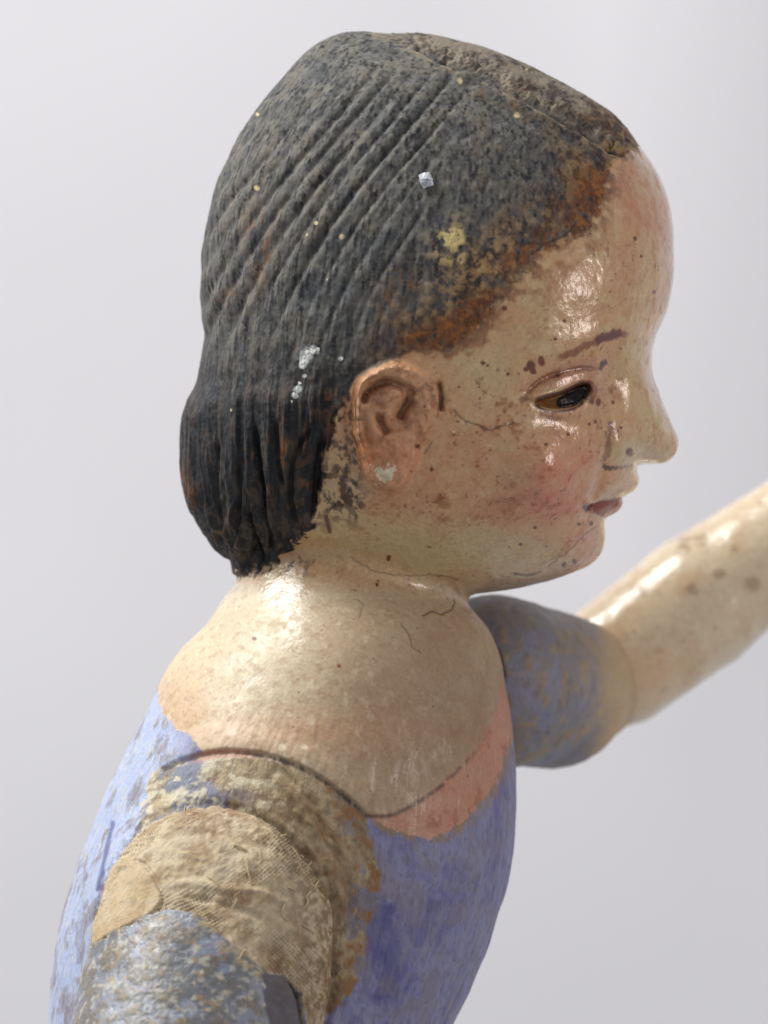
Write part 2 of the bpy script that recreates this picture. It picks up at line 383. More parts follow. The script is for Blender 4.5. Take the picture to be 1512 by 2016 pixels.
# ---- strands: u is constant along a strand
tq = np.clip((820 - Y) / 520, 0, 1.6); bend = -.86 * (306 * np.minimum(tq, 1) ** 1.7 + 520 * np.maximum(tq - 1, 0))
edge_in = sst(.03, .35, Nn[:, 2])                       # grooves die out where the surface turns away
u = X + bend + 5 * (n_big - .5) + 1.0 * (n_mid - .5)
v = Y
upper = sst(770, 640, Y) * sst(110, 200, Y) * sst(930, 800, X + 0.25 * (Y - 300)) * (.25 + .75 * edge_in)
gro = np.zeros(len(P), f32)
rg = np.random.RandomState(11)
gmain = [(85,.7),(122,.8),(158,.9),(196,1.0),(232,.9),(266,1.1),(302,.8),(338,1.1),(376,.9),(416,1.15),(456,.7),(500,1.25),(552,1.1),(604,.6),(659,1.0),(705,.5)]
gpos = gmain + [(q, .13) for q in rg.uniform(180, 720, 16)]
for i, (g, gk) in enumerate(gpos):
    dep = gk * rg.uniform(5.0, 7.6); w = rg.uniform(5.5, 8.5); off = u - g - 4 * (vnoise(v / 90.0, v * 0 + i, v * 0, 40) - .5)
    amp = 0.45 + 0.55 * sst(.30, .60, vnoise(v / 120.0, v * 0 + 3.3 * i, v * 0, 44))
    gro += amp * (-dep * np.exp(-(off / w) ** 2) + 0.5 * dep * np.exp(-((off - 17) / 12) ** 2))
low = sst(700, 800, Y) * sst(690, 640, X)
lu = X + 6 * (fbm(X * 0, Y, Z * 0, 160, 2, 50) - .5) + 0.05 * (Y - 800) * sst(420, 640, X)
comb = fbm(lu, Y * 0.045, Z * 0.4, 15, 3, 60, 0.6); comb2 = fbm(lu, Y * 0.03, Z * 0.2, 34, 2, 66)
fibre = fbm(X + 0.2 * (Y - 600), Y * 0.10, Z, 7, 3, 70)   # wood grain, upright
low_rel = (26 * (comb - .5) + 22 * (comb2 - .5)) * (.3 + .7 * edge_in); gro *= 1.0
slit = np.zeros(len(P), f32)
for pts, dp, w in (([(500,820),(508,880),(520,960),(524,1010),(536,1060),(546,1100)], 13, 5), ([(490,1000),(505,1060),(524,1108)], 12, 4.5), ([(620,830),(585,890),(574,950),(580,1010),(598,1045)], 10, 6),
                   ([(640,850),(628,900),(622,960),(612,1030)], 14, 8), ([(664,800),(655,840),(648,890)], 8, 5), ([(470,900),(474,990),(470,1070)], 9, 5), ([(430,860),(428,950),(446,1060)], 9, 5), ([(548,820),(552,900),(562,960)], 9, 5)):
    d_, p_ = line_dist(X, Y, spline(pts, 8), 40); slit -= dp * np.exp(-(d_ / w) ** 2) * sst(0, .15, p_) * sst(0, .15, 1 - p_)
PART = [(770,60),(800,84),(840,108),(880,128),(930,142),(975,166),(1010,187),(1050,207),(1085,228),(1130,252),(1165,274),(1195,294),(1240,314)]
pd, pp = line_dist(X, Y, spline(PART, 10), 120)
Ppl = np.array(PART, float); beyond = np.clip((np.interp(X, Ppl[:, 0], Ppl[:, 1]) - Y), -60, 80)   # >0 above the parting
bz = sst(2, 14, beyond) * sst(770, 850, X) * sst(1262, 1225, X) * (Y < 330)
curl = fbm((X - 0.6 * Y) * .45, Y + 0.9 * X, Z * .6, 22, 4, 80, .6)
part_rel = -9 * np.exp(-(pd / 6.5) ** 2) * sst(800, 880, X) + 6 * sst(780, 860, X) * np.exp(-((beyond + 12) / 12) ** 2) * (pd < 60) + bz * 15 * (np.abs(curl - .5) * 2 - .25) * sst(48, 26, beyond)
d_, p_ = line_dist(X, Y, spline([(592,112),(640,92),(690,82),(700,80)], 8), 40)
part_rel += -4 * np.exp(-(d_ / 4) ** 2) * sst(.05, .3, p_)
part_rel += -14 * gauss(X, Y, 877, 122, 6, 6) - 8 * gauss(X, Y, 824, 98, 6, 5) - 12 * gauss(X, Y, 1190, 262, 9, 16, 30) - 10 * gauss(X, Y, 1204, 288, 6, 12, 20)
pore = fbm(X, Y, Z, 6, 2, 90); fib2 = fbm(X + .12 * Y, Y * .16, Z, 5, 3, 95)
rel = hair_rel * (gro * upper * sst(4, 40, hs) + (2.2 * (fib2 - .5) + 1.0 * (pore - .5)) + low * (low_rel + slit) + part_rel + (3 * (n_fine - .5) + 8 * (n_mid - .5)) * (.3 + .7 * edge_in))
rel += sst(-4, 5, hs) * 8 * (sst(690, 640, X) * sst(740, 800, Y))            # the hair stands proud behind the ear
# ---- skin relief: unevenness, cracks, joint groove
skin_rel = (1 - hair_rel) * (.8 * (n_fine - .5) + (4.0 - 2.2 * sst(1130, 1180, Y)) * (n_mid - .5) + .5 * (pore - .5)) + 4.5 * sst(1330, 1500, Y) * (fbm(X * .9 + Y * .15, Y * .2, Z, 13, 3, 205) - .5)
SEAM = [(318,1524),(352,1506),(399,1490),(450,1483),(520,1489),(580,1508),(635,1537),(682,1573),(722,1608)]
sd_, sp_ = line_dist(X, Y, spline(SEAM, 8), 120)
seam_side = np.interp(X, *np.array(SEAM, float).T) - Y          # >0 above (skin)
rel_t = -2.2 * np.exp(-(sd_ / 5) ** 2) * sst(0, .1, sp_) + 7 * sst(0, 12, seam_side) * sst(70, 20, seam_side) * (X > 320) * (X < 722) * (sd_ < 100)
d_, p_ = line_dist(X, Y, spline([(548,1535),(585,1575),(615,1622),(640,1668),(659,1715),(672,1770)], 8), 60)
rel_t += 4.5 * np.exp(-((d_ + 8 * (n_fine - .5)) / 10) ** 2) - 4 * np.exp(-((d_ - 16) / 9) ** 2) + 9 * (n_mid - .5) * sst(0, 40, -seam_side) * (X < 760) * (X > 300)
cracks = [
 ([(1130,440),(1112,462),(1095,470),(1072,478),(1060,490),(1040,498)], 2.4, .95), ([(893,808),(912,826),(940,838),(965,846),(985,840),(1010,834)], 1.7, .75),
 ([(1180,1036),(1160,1044),(1138,1062),(1120,1084),(1098,1098),(1080,1116)], 1.5, .5), ([(690,1098),(725,1118),(760,1130),(800,1134),(850,1132),(900,1140)], 1.7, .5),
 ([(896,1182),(888,1200),(868,1210),(852,1204),(832,1212)], 2.0, .7), ([(790,1228),(806,1250),(812,1275),(830,1285)], 1.4, .5), ([(700,1180),(716,1190),(708,1215)], 1.4, .4),
 ([(1012,1130),(1040,1132),(1062,1128)], 2.0, .6), ([(845,880),(836,892),(850,870)], 1.5, .5), ([(1085,838),(1100,856),(1120,868)], 1.5, .3)]
crk = np.zeros(len(P), f32)
for pts, w, a in cracks:
    pj = spline(pts, 6); pj = pj + rs.uniform(-2.0, 2.0, pj.shape)
    d_, p_ = line_dist(X, Y, pj, 20); crk = np.maximum(crk, a * np.exp(-(d_ / w) ** 2))
crk *= (Z > 0)
fa = F_arm(P[:, 0], P[:, 1], P[:, 2]); crev = np.exp(-((fa + 6 + 14 * (n_fine - .5)) / 9) ** 2)
rel_t -= 8 * crev
P = P + Nn * (rel + skin_rel + rel_t * (Y > 1300) - 2.2 * crk)[:, None]
print('relief', round(time.time() - T0, 1))

# ---- pigment, skin
one = np.ones(len(P))
col = np.tile(srgb(206, 166, 122), (len(P), 1))
col = mixc(col, srgb(194, 148, 110), sst(.42, .70, n_mid) * .5)
col = mixc(col, srgb(206, 182, 136), sst(.48, .62, fbm(X, Y, Z, 70, 5, 620, .6)) * .7)
col = mixc(col, srgb(180, 134, 94), sst(.54, .70, n_fine) * .4)
col = mixc(col, srgb(216, 190, 150), sst(.56, .70, fbm(X, Y, Z, 16, 4, 630)) * .5)
skin_blush = .85 * gauss(X, Y, 1085, 985, 115, 75, -25) + .55 * gauss(X, Y, 1110, 890, 90, 70) + .5 * gauss(X, Y, 1265, 400, 75, 130) + .45 * gauss(X, Y, 1120, 735, 80, 30, -12) + .7 * gauss(X, Y, 1150, 1075, 45, 45) + .35 * gauss(X, Y, 905, 930, 160, 110) + .6 * gauss(X, Y, 770, 840, 80, 130)
col = mixc(col, srgb(203, 124, 96), skin_blush * (.40 + .9 * (n_mid - .2) + .5 * (n_fine - .5)))
col = mixc(col, srgb(200, 182, 138), .8 * gauss(X, Y, 870, 1085, 200, 50, 4) + .65 * gauss(X, Y, 960, 735, 60, 60) + .6 * gauss(X, Y, 1240, 890, 60, 30) + .5 * gauss(X, Y, 1200, 1050, 30, 60))
face = (Y < 1165) * 1.0
neck = sst(1120, 1180, Y) * sst(1560, 1380, Y)
col = mixc(col, srgb(188, 171, 147), sst(1120, 1180, Y) * .8)
col = mixc(col, srgb(224, 210, 180), .85 * neck * sst(760, 520, X) * (.6 + .8 * (n_mid - .3)))
col = mixc(col, srgb(138, 102, 74), .85 * gauss(X, Y, 860, 1420, 240, 200) * (Y > 1180) * (.7 + .6 * (n_mid - .5)))  # brown grime on the chest, with the shade of its right side painted in
col = mixc(col, srgb(206, 162, 128), .5 * gauss(X, Y, 350, 1400, 70, 90) + .5 * gauss(X, Y, 600, 1440, 200, 40))
# brushed, rubbed streaks on the neck
st = fbm(X * .35 + Y * .5, Y * 1.1 - X * .6, Z, 12, 3, 120)
col = mixc(col, srgb(168, 134, 100), (Y > 1150) * sst(.56, .72, st) * .4); col = mixc(col, srgb(236, 222, 190), (Y > 1150) * sst(.6, .78, fbm(X * .9, Y * .45, Z, 12, 3, 124)) * .4 * sst(900, 600, X))
# wrist-thin brown line and the clean pink zone of the neckline
NECK = [(719,1607),(765,1606),(800,1592),(858,1556),(905,1512),(945,1466),(972,1410),(986,1350)]
nd, npar = line_dist(X, Y, spline(NECK, 8), 140)
below = (Y - np.interp(X, [719,765,800,858,905,945,972,986], [1607,1606,1592,1556,1512,1466,1410,1350])) 
pinkz = sst(-16, 14, below + 22 * (n_mid - .5)) * sst(712, 722, X) * (Y > 1340)
col = mixc(col, srgb(192, 138, 114), pinkz * (.45 + .8 * n_mid))
col = mixc(col, srgb(150, 100, 76), pinkz * sst(.54, .68, n_mid * .5 + n_fine * .5) * .5)
col = mixc(col, srgb(88, 62, 44), np.exp(-((nd + 3 * (n_fine - .5)) / 4.5) ** 2) * sst(.25, .55, n_fine + .35 * sst(.45, .1, npar)) * (.85 - .7 * sst(.42, .8, npar)))
# brown varnish stains at the hairline
stain = sst(-95, -2, hs - 10) * front
col = mixc(col, srgb(150, 84, 40), stain * sst(.42, .6, n_mid + .5 * (n_fine - .5)) * .75 * sst(1230, 1130, X))
col = mixc(col, srgb(124, 58, 26), np.clip(.95 * gauss(X, Y, 925, 625, 62, 34, -38) + .9 * gauss(X, Y, 1160, 385, 42, 60, 20) + .75 * gauss(X, Y, 1060, 480, 70, 26, -28) + .8 * gauss(X, Y, 850, 668, 40, 20, -10), 0, 1) * sst(.34, .56, n_fine * .6 + n_mid * .4))
col = mixc(col, srgb(176, 104, 34), .8 * gauss(X, Y, 965, 608, 44, 24, -40) * sst(.42, .58, n_fine) + .6 * gauss(X, Y, 1150, 400, 30, 40) * sst(.5, .6, n_fine))
col = mixc(col, srgb(120, 76, 44), (Y < 1165) * sst(.66, .74, fbm(X, Y, Z, 7, 3, 640)) * sst(.42, .6, n_mid) * .6)
col = mixc(col, srgb(150, 92, 48), .55 * gauss(X, Y, 1000, 970, 40, 40) * sst(.5, .66, n_mid) + .6 * gauss(X, Y, 868, 990, 16, 34) * sst(.4, .6, n_fine) + .7 * sst(.60, .72, n_fine) * (n_mid > .52) * gauss(X, Y, 960, 830, 260, 200))
# eyelids, brow, nose and mouth lines
def ink(pts, w, c, a=1.0, ragged=.5, ends=.1):
    global col
    d_, p_ = line_dist(X, Y, spline(pts, 5), 40)
    col = mixc(col, c, a * sst(w * 1.25, w * .55, d_ + (n_fine - .5) * 10 * ragged) * sst(0, ends, p_) * sst(0, ends, 1 - p_) * (Y < 1700))
ink([(1090,706),(1130,693),(1161,677),(1197,666),(1222,657),(1240,668)], 7, srgb(126, 60, 22), .75, 1.5)
ink([(1170,673),(1200,660),(1226,655)], 9, srgb(102, 42, 16), .9, 1.8)
ink([(1048,789),(1090,778),(1118,768),(1146,755),(1166,757)], 5.5, srgb(70, 34, 20), .95, .6)
ink([(1156,750),(1168,762),(1166,782),(1156,790)], 6, srgb(96, 48, 28), .8, 1.2, 0)
ink([(1050,792),(1068,806),(1097,812),(1129,805),(1155,788)], 3.2, srgb(70, 38, 22), .95, .7)
ink([(1030,780),(1060,752),(1100,733),(1145,724),(1182,728)], 5, srgb(136, 76, 50), .75, 1.0)
ink([(1180,728),(1186,716),(1196,712)], 6, srgb(60, 34, 22), .9, 1.4, 0)
ink([(1200,825),(1199,860),(1193,900),(1189,918)], 6.0, srgb(112, 62, 36), .6, 2.2)
ink([(1186,914),(1200,921),(1225,920)], 5, srgb(78, 44, 28), .85, 1.4)
ink([(1220,920),(1252,917)], 3, srgb(110, 70, 44), .6, 1.0)
ink([(1154,1008),(1171,994),(1200,985),(1226,980)], 2.6, srgb(90, 40, 28), .75, .3)
ink([(1150,1004),(1160,998),(1168,1004)], 8, srgb(60, 32, 22), .95, 1.0, 0)
ink([(864,752),(868,780),(867,812)], 6, srgb(52, 32, 20), .9, 1.6)
ink([(712,800),(722,775),(745,757),(770,752),(800,768)], 7, srgb(78, 46, 28), .85, 1.6)
ink([(703,760),(699,800),(702,860),(716,915)], 7, srgb(166, 108, 66), .5, 1.4)
ink([(748,818),(751,836),(762,852)], 7, srgb(62, 32, 20), .9, 1.5, 0); ink([(808,788),(797,800),(788,822)], 9, srgb(84, 46, 28), .9, 1.7, 0); ink([(775,822),(800,832),(826,828)], 5, srgb(120, 72, 44), .7, 1.6, 0)
ink([(730,726),(706,745),(697,790),(700,850)], 6, srgb(116, 70, 38), .7, 1.4)
ink([(820,770),(838,762),(852,770)], 6, srgb(96, 56, 34), .8, 1.8, 0)
ea = sst(-4, 6, poly_sd(X, Y, spline(EAR, 8.0, True)))
col = mixc(col, srgb(198, 150, 118), ea * .55); col = mixc(col, srgb(128, 78, 46), ea * sst(.54, .68, n_fine) * .4)
col = mixc(col, srgb(198, 136, 100), .5 * gauss(X, Y, 770, 890, 60, 50)); col = mixc(col, srgb(180, 112, 58), .8 * gauss(X, Y, 722, 880, 22, 40) * sst(.3, .6, n_fine))
chip = gauss(X, Y, 756, 933, 24, 17) * 1.2 + 2.4 * (n_fine - .5) + 1.2 * (pore - .5)
col = mixc(col, srgb(216, 202, 174), sst(.62, .72, chip) * (gauss(X, Y, 756, 933, 34, 26) > .3))
ink([(672,935),(676,965),(674,985)], 5, srgb(104, 32, 22), .95, .8); ink([(640,1012),(646,1035),(650,1052)], 5, srgb(104, 34, 22), .95, .8)
for cx_, cy_, r_ in ((690,960,24), (700,985,20), (668,985,16), (664,830,12), (662,870,12), (684,800,10)):
    col = mixc(col, srgb(70, 48, 30), gauss(X, Y, cx_, cy_, r_) * sst(.50, .62, n_fine))
strip = sst(720, 700, X) * sst(760, 800, Y) * sst(1060, 1000, Y)
col = mixc(col, srgb(92, 64, 42), strip * sst(.48, .60, n_fine) * .75); col = mixc(col, srgb(60, 42, 30), strip * sst(.55, .66, fbm(X, Y * .5, Z, 10, 3, 680)) * .7)
nape = sst(1085, 1100, Y) * sst(1150, 1118, Y) * sst(700, 560, X); col = mixc(col, srgb(88, 68, 50), nape * sst(.46, .62, n_fine) * .7)
col = mixc(col, srgb(166, 104, 74), .55 * gauss(X, Y, 1105, 744, 62, 20, -16) + .5 * gauss(X, Y, 1170, 775, 18, 30) + .35 * gauss(X, Y, 1090, 818, 60, 14))
ink([(1022,792),(1036,786),(1052,790)], 4, srgb(120, 72, 46), .7, 1.4); ink([(1060,812),(1085,822),(1110,824)], 3.5, srgb(128, 78, 48), .55, 1.8)
# eye and lips
esd = poly_sd(X, Y, spline(EYE, 5.0, True)); eye_m = (esd > -1.0) & (Z != 0)
col = mixc(col, srgb(126, 88, 46), sst(-1, 3, esd)); col = mixc(col, srgb(120, 72, 26), sst(-1, 3, esd) * (sst(.45, .6, n_fine) * .6 + .5 * sst(1086, 1066, X)))
col = mixc(col, srgb(62, 34, 18), sst(-1, 3, esd) * sst(1150, 1156, X) * .9)
col = mixc(col, srgb(14, 9, 7), sst(-1, 2, esd) * sst(-2, 2, poly_sd(X, Y, [(1092,791),(1104,777),(1120,768),(1148,753),(1159,761),(1151,786),(1130,802),(1102,805)]) + 7 * (n_fine - .5)))
LIP = [(1158,1003),(1172,992),(1200,985),(1226,979),(1234,990),(1226,1004),(1210,1015),(1194,1020),(1175,1012)]
lsd = poly_sd(X, Y, spline(LIP, 5.0, True)); col = mixc(col, srgb(136, 42, 28), sst(-3, 3, lsd + 4 * (n_fine - .5)) * .9)
# cracks and specks
col = mixc(col, srgb(62, 44, 30), crk)
specks = [(1046,718,9),(1066,712,8),(1036,727,5),(1050,732,6),(765,1100,5),(951,715,4),(904,762,4),(944,785,3),(1093,667,4),(1205,833,6),(1207,792,4),(1213,849,5),(1222,842,4),(1000,736,4),
 (850,924,4),(836,801,3),(823,878,5),(1098,737,5),(1080,830,6),(1075,875,4),(1119,855,4),(1110,1112,6),(1131,1106,5),(1014,1130,4),(1053,1038,3),(1140,1032,5),(1163,1030,4),(1025,1072,4),(742,1150,4),(667,1310,5),(744,1144,3),
 (500,1257,5),(668,1312,4),(993,607,6),(1112,632,4),(960,720,3),(1250,470,4),(1262,505,3),(1288,575,4),(1130,806,5),(1165,792,4),(1178,790,6),(1240,892,7),(1160,835,3),(1172,830,4),(1148,1062,3),(900,830,4),(893,855,5)]
for i in range(150):
    a, b = rs.normal(1010, 150), rs.normal(880, 150)
    specks.append((a, b, 1.4 + 2.2 * rs.rand() ** 3))
for i in range(45): specks.append((rs.uniform(420, 960), rs.uniform(1150, 1560), rs.uniform(1.4, 2.6)))
speck = np.zeros(len(P), f32)
for i, (a, b, r_) in enumerate(specks):
    k = np.nonzero((np.abs(X - a) < 3 * r_) & (np.abs(Y - b) < 3 * r_))[0]
    q = sst(r_ * 1.15, r_ * .7, np.hypot((X[k] - a), (Y[k] - b) * rs.uniform(.7, 1.3)) + 1.3 * r_ * (n_fine[k] - .5)); speck[k] = np.maximum(speck[k], q * (1 if i < 45 else rs.uniform(.25, .75)))
col = mixc(col, srgb(118, 58, 20), speck * (hs < -4) * (Z > 0))
for a, b, r_ in ((557,1474,9),(600,1472,7),(893,850,5),(1000,834,4),(1024,862,4)): col = mixc(col, srgb(228, 214, 186), sst(r_, r_ * .5, np.hypot(X - a, Y - b) + 8 * (n_fine - .5)))
rough = .27 + .18 * (n_mid - .5) + .12 * sst(.55, .7, n_fine) + .24 * sst(1150, 1210, Y) * (1 - .34 * gauss(X, Y, 570, 1225, 50, 80) - .8 * gauss(X, Y, 775, 1275, 45, 40)) + .10 * sst(980, 860, X) * (Y < 1150)
rough = rough + .13 * ea + .16 * sst(-22, -8, esd) * sst(2, -2, esd) * (n_fine > .35)

# ---- pigment, hair
k_h = sst(-1, 1, hw / (6 + 8 * front))
hc = np.tile(srgb(56, 58, 63), (len(P), 1))
hc = mixc(hc, srgb(46, 47, 50), sst(.40, .66, n_mid * .7 + n_fine * .3) * .7)
dn = fbm(X, Y, Z, 5, 3, 140); fibm = fbm(X + .12 * Y, Y * .14, Z, 6, 3, 145)
dust = sst(900, 560, Y) * (.55 + .5 * sst(.35, .65, n_fine)) * (.5 + .9 * (n_mid - .15)) + .30 * sst(330, 90, Y) * sst(.3, .6, n_mid)
dust = dust + sst(1.0, 4.5, gro * upper) * .45
hc = mixc(hc, srgb(132, 129, 122), np.clip(dust, 0, .92) * sst(.26, .60, .30 * dn + .70 * fibm))
hc = mixc(hc, srgb(128, 114, 94), sst(.54, .68, n_mid) * sst(.40, .66, dn) * sst(860, 600, Y) * .35)
hc = mixc(hc, srgb(96, 106, 118), sst(.56, .66, fbm(X, Y, Z, 30, 4, 147)) * sst(.35, .65, dn) * sst(900, 600, Y) * .3)
hc = mixc(hc, srgb(26, 28, 33), sst(.50, .34, fibm) * sst(.60, .40, dn) * .28)
hc = mixc(hc, srgb(112, 86, 62), sst(.62, .72, fibm) * sst(.50, .60, n_mid) * .22)
lowk = sst(660, 820, Y)
hc = mixc(hc, srgb(36, 37, 41), lowk * .72 * sst(.7, .45, dn)); hc = mixc(hc, srgb(116, 82, 56), lowk * sst(.58, .68, fibre * .6 + comb * .4) * .6)
hc = mixc(hc, srgb(92, 84, 74), lowk * sst(.55, .68, fbm(lu, Y * .06, Z * .5, 9, 3, 150)) * .6)
hc = mixc(hc, srgb(14, 14, 16), lowk * sst(2, 10, -slit) * .8)
for a, b, sx_, sy_ in ((567,885,11,40),(560,860,7,30),(385,965,12,26),(372,950,6,30),(436,1045,14,10),(510,480,30,70),(445,590,22,28),(640,790,26,24),(655,830,16,36),(600,940,14,44),(770,600,30,40),(800,560,26,30)):
    hc = mixc(hc, srgb(140, 98, 64), gauss(X, Y, a, b, sx_, sy_) * sst(.46, .58, fibre * .5 + n_fine * .5 + .02) * .6)
hc = mixc(hc, srgb(120, 94, 66), sst(860, 1020, X) * sst(420, 150, Y) * sst(.5, .64, n_mid) * .6 * sst(.35,.6,dn))
hc = mixc(hc, srgb(142, 132, 118), (.8 * bz + .5 * sst(0, 20, beyond) * (X > 790) * (Y < 330)) * sst(.35, .6, curl))
hc = mixc(hc, srgb(74, 56, 42), bz * .5 * sst(.5, .36, curl)); hc = mixc(hc, srgb(168, 150, 124), np.exp(-((beyond + 10) / 7) ** 2) * (pd < 40) * .6 * sst(.4, .6, n_fine))
zone = sst(160, 12, hs) * front                       # worn border towards the forehead
hc = mixc(hc, srgb(126, 82, 44), zone * sst(.42, .60, n_mid * .4 + n_fine * .3 + dn * .3) * .8)
hc = mixc(hc, srgb(96, 58, 34), zone * sst(.50, .6, fbm(X, Y, Z, 24, 4, 160)) * .7)
hc = mixc(hc, srgb(40, 38, 40), zone * sst(.54, .62, fbm(X, Y, Z, 12, 4, 165)) * .75)
hc = mixc(hc, srgb(164, 134, 92), gauss(X, Y, 930, 540, 100, 60, -38) * sst(.42, .58, n_fine * .5 + dn * .5) * .9)
hc = mixc(hc, srgb(190, 168, 122), np.clip(zone * .45 + .9 * gauss(X, Y, 895, 470, 40, 36) + .8 * gauss(X, Y, 890, 525, 45, 40) + .5 * gauss(X, Y, 975, 520, 60, 30, -20), 0, 1) * sst(.52, .60, n_fine * .7 + n_mid * .3))
hc = mixc(hc, srgb(216, 196, 140), sst(.3, .6, gauss(X, Y, 888, 468, 30, 22)) * sst(.46, .56, n_fine * .7 + dn * .3) * .9)
for a, b, r_ in ((672,465,7),(507,225,4),(1018,228,7),(905,160,6),(1036,136,3),(605,462,3),(460,808,4),(643,550,3),(624,440,4),(505,370,5)): hc = mixc(hc, srgb(206, 190, 150), sst(r_, r_ * .5, np.hypot(X - a, Y - b) + 6 * (n_fine - .5)))
flk = np.maximum.reduce([gauss(X, Y, a, b, r_, r_ * .8) for a, b, r_ in ((606,697,13),(618,690,10),(598,708,10),(595,720,8),(588,766,9),(584,778,7),(671,706,4),(600,740,5))])
hc = mixc(hc, srgb(232, 230, 222), sst(.32, .5, flk + .9 * (n_fine - .5)) * (Y < 800)); hc = mixc(hc, srgb(150, 158, 166), sst(.1, .4, flk + .9 * (n_fine - .55)) * .5 * (Y < 800))
col = col * (1 - k_h[:, None]) + hc * k_h[:, None]
og = np.clip(.95 * gauss(X, Y, 930, 620, 70, 30, -38) + .9 * gauss(X, Y, 850, 662, 55, 22, -14) + .9 * gauss(X, Y, 1165, 385, 36, 62, 20) + .7 * gauss(X, Y, 1050, 490, 90, 22, -26), 0, 1)
oq = np.clip(og * 1.5, 0, 1) * sst(.36, .58, n_fine * .45 + n_mid * .25 + pore * .3) * (hs > -26 - 20 * n_fine)
col = mixc(col, srgb(128, 76, 40), oq * .85); col = mixc(col, srgb(172, 112, 44), oq * sst(.52, .66, fbm(X, Y, Z, 10, 3, 660)) * .7); col = mixc(col, srgb(84, 44, 30), oq * sst(.55, .66, fbm(X, Y, Z, 18, 3, 665)) * .6)
spark = oq
rough = np.clip(rough * (1 - k_h) + k_h * (.62 + .25 * np.clip(dust, 0, 1) - .28 * zone), .12, 1)
rough = np.clip(rough - .25 * spark, .15, 1)

# ---- pigment, bodice (blue painted wood) and the worn shoulder
BOD = [(309,1356),(322,1405),(345,1432),(375,1448),(398,1478),(402,1491),(450,1484),(520,1490),(580,1509),(635,1538),(682,1574),(720,1608),(762,1626),(800,1640),(850,1650),(905,1626),(942,1590),(976,1540),(1000,1482),(1009,1432),(1002,1380),(990,1320),(1150,1250),(1150,2700),(0,2700),(0,1300),(200,1330)]
bsd = poly_sd(X, Y, spline(BOD, 14.0, True)) if False else poly_sd(X, Y, BOD)
bw = bsd + (n_fine - .5) * 16 + (n_mid - .5) * 20
bc = np.tile(srgb(142, 142, 180), (len(P), 1))
strk = fbm(X * .9 + Y * .15, Y * .22, Z, 12, 4, 200); strk2 = fbm(X * .4 + Y * .25, Y * .8 - X * .4, Z, 60, 5, 210, .62); tiny = fbm(X, Y * .5, Z, 7, 3, 215)
bc = mixc(bc, srgb(112, 110, 158), sst(.40, .64, strk2) * .7); bc = mixc(bc, srgb(156, 154, 172), sst(.46, .70, strk) * .5)
bc = mixc(bc, srgb(146, 146, 162), sst(.5, .66, fbm(X, Y, Z, 26, 4, 217)) * .55); bc = mixc(bc, srgb(114, 110, 126), sst(.54, .68, tiny) * .5)
bc = mixc(bc, srgb(84, 82, 140), (.85 * gauss(X, Y, 790, 1790, 80, 40, -15) + .75 * gauss(X, Y, 750, 1900, 40, 60) + .6 * gauss(X, Y, 780, 1950, 90, 24, -14) + .6 * gauss(X, Y, 760, 1670, 36, 34)) * sst(.40, .60, strk2 * .5 + strk * .5))
lft = sst(420, 300, X)  # left strip: light from that side painted into the blue, plus scuffs
bc = mixc(bc, srgb(184, 196, 224), lft * .9); bc = mixc(bc, srgb(150, 140, 128), lft * sst(.52, .64, strk * .4 + n_mid * .3 + n_fine * .3) * .75)
bc = mixc(bc, srgb(206, 204, 204), lft * sst(.54, .66, tiny) * .6)
bc = mixc(bc, srgb(90, 100, 158), sst(1.2, .2, np.abs(line_dist(X, Y, spline([(222,1620),(208,1680),(192,1750)], 8), 30)[0]) / 6) * .8)
edge = sst(26, 2, bw) * sst(700, 740, X)
bc = mixc(bc, srgb(158, 132, 98), edge * sst(.40, .56, n_fine) * .9)
bc = mixc(bc, srgb(140, 130, 142), sst(.56, .66, n_mid) * .5)
# worn shoulder around the joint
WORN = [(300,1520),(318,1518),(352,1503),(399,1488),(450,1482),(520,1488),(580,1507),(635,1536),(682,1573),(720,1608),(737,1674),(747,1720),(738,1776),(724,1822),(719,1905),(684,1961),(640,2007),(600,2200),(200,2200),(200,1800),(250,1660),(285,1580)]
wsd = poly_sd(X, Y, WORN); shm = sst(-4, 4, wsd + (22 + 30 * sst(420, 300, X)) * (n_fine * .6 + n_mid * .4 - .5)) * (Y > 1475)
ang = np.arctan2(Y - 1795, X - 470) * 270; rad = np.hypot(X - 470, Y - 1795)
sm1 = fbm(ang * .3, rad, Z * .2, 26, 5, 250, .6); sm2 = fbm(ang * .4, rad, Z * .2, 12, 4, 256)
wc = np.tile(srgb(178, 160, 132), (len(P), 1)); wc = mixc(wc, srgb(138, 112, 82), sst(.40, .68, sm1) * .9); wc = mixc(wc, srgb(198, 178, 140), sst(.48, .68, sm2) * .5)
wc = mixc(wc, srgb(116, 88, 58), sst(600, 710, X) * .45 * sst(.3, .6, n_mid)); wc = mixc(wc, srgb(158, 108, 58), sst(.54, .68, n_fine) * sst(580, 700, X) * .6); wc = mixc(wc, srgb(104, 84, 62), sst(.55, .70, tiny) * .35)
wc = mixc(wc, srgb(136, 142, 162), sst(540, 400, X) * sst(.44, .58, sm1 * .5 + n_mid * .5) * .9); wc = mixc(wc, srgb(222, 213, 186), sst(620, 470, X) * sst(.50, .60, fbm(ang * .5, rad, Z * .3, 20, 5, 230, .65)) * .8)
bc = mixc(bc, [0, 0, 0], shm * 0); bc = bc * (1 - shm[:, None]) + wc * shm[:, None]
bc = mixc(bc, srgb(150, 110, 66), np.exp(-((wsd - 8) / 11) ** 2) * sst(.44, .56, n_fine) * (X > 640) * .9)
bc = mixc(bc, srgb(124, 128, 156), sst(.5, .58, fbm(X, Y, Z, 34, 4, 240)) * sst(640, 720, X) * sst(70, 30, wsd) * shm * .7)
bc = mixc(bc, srgb(84, 64, 46), crev * sst(.3, .6, n_fine) * .5)
k_b = sst(-2, 2, bw) * (Y > 1250)
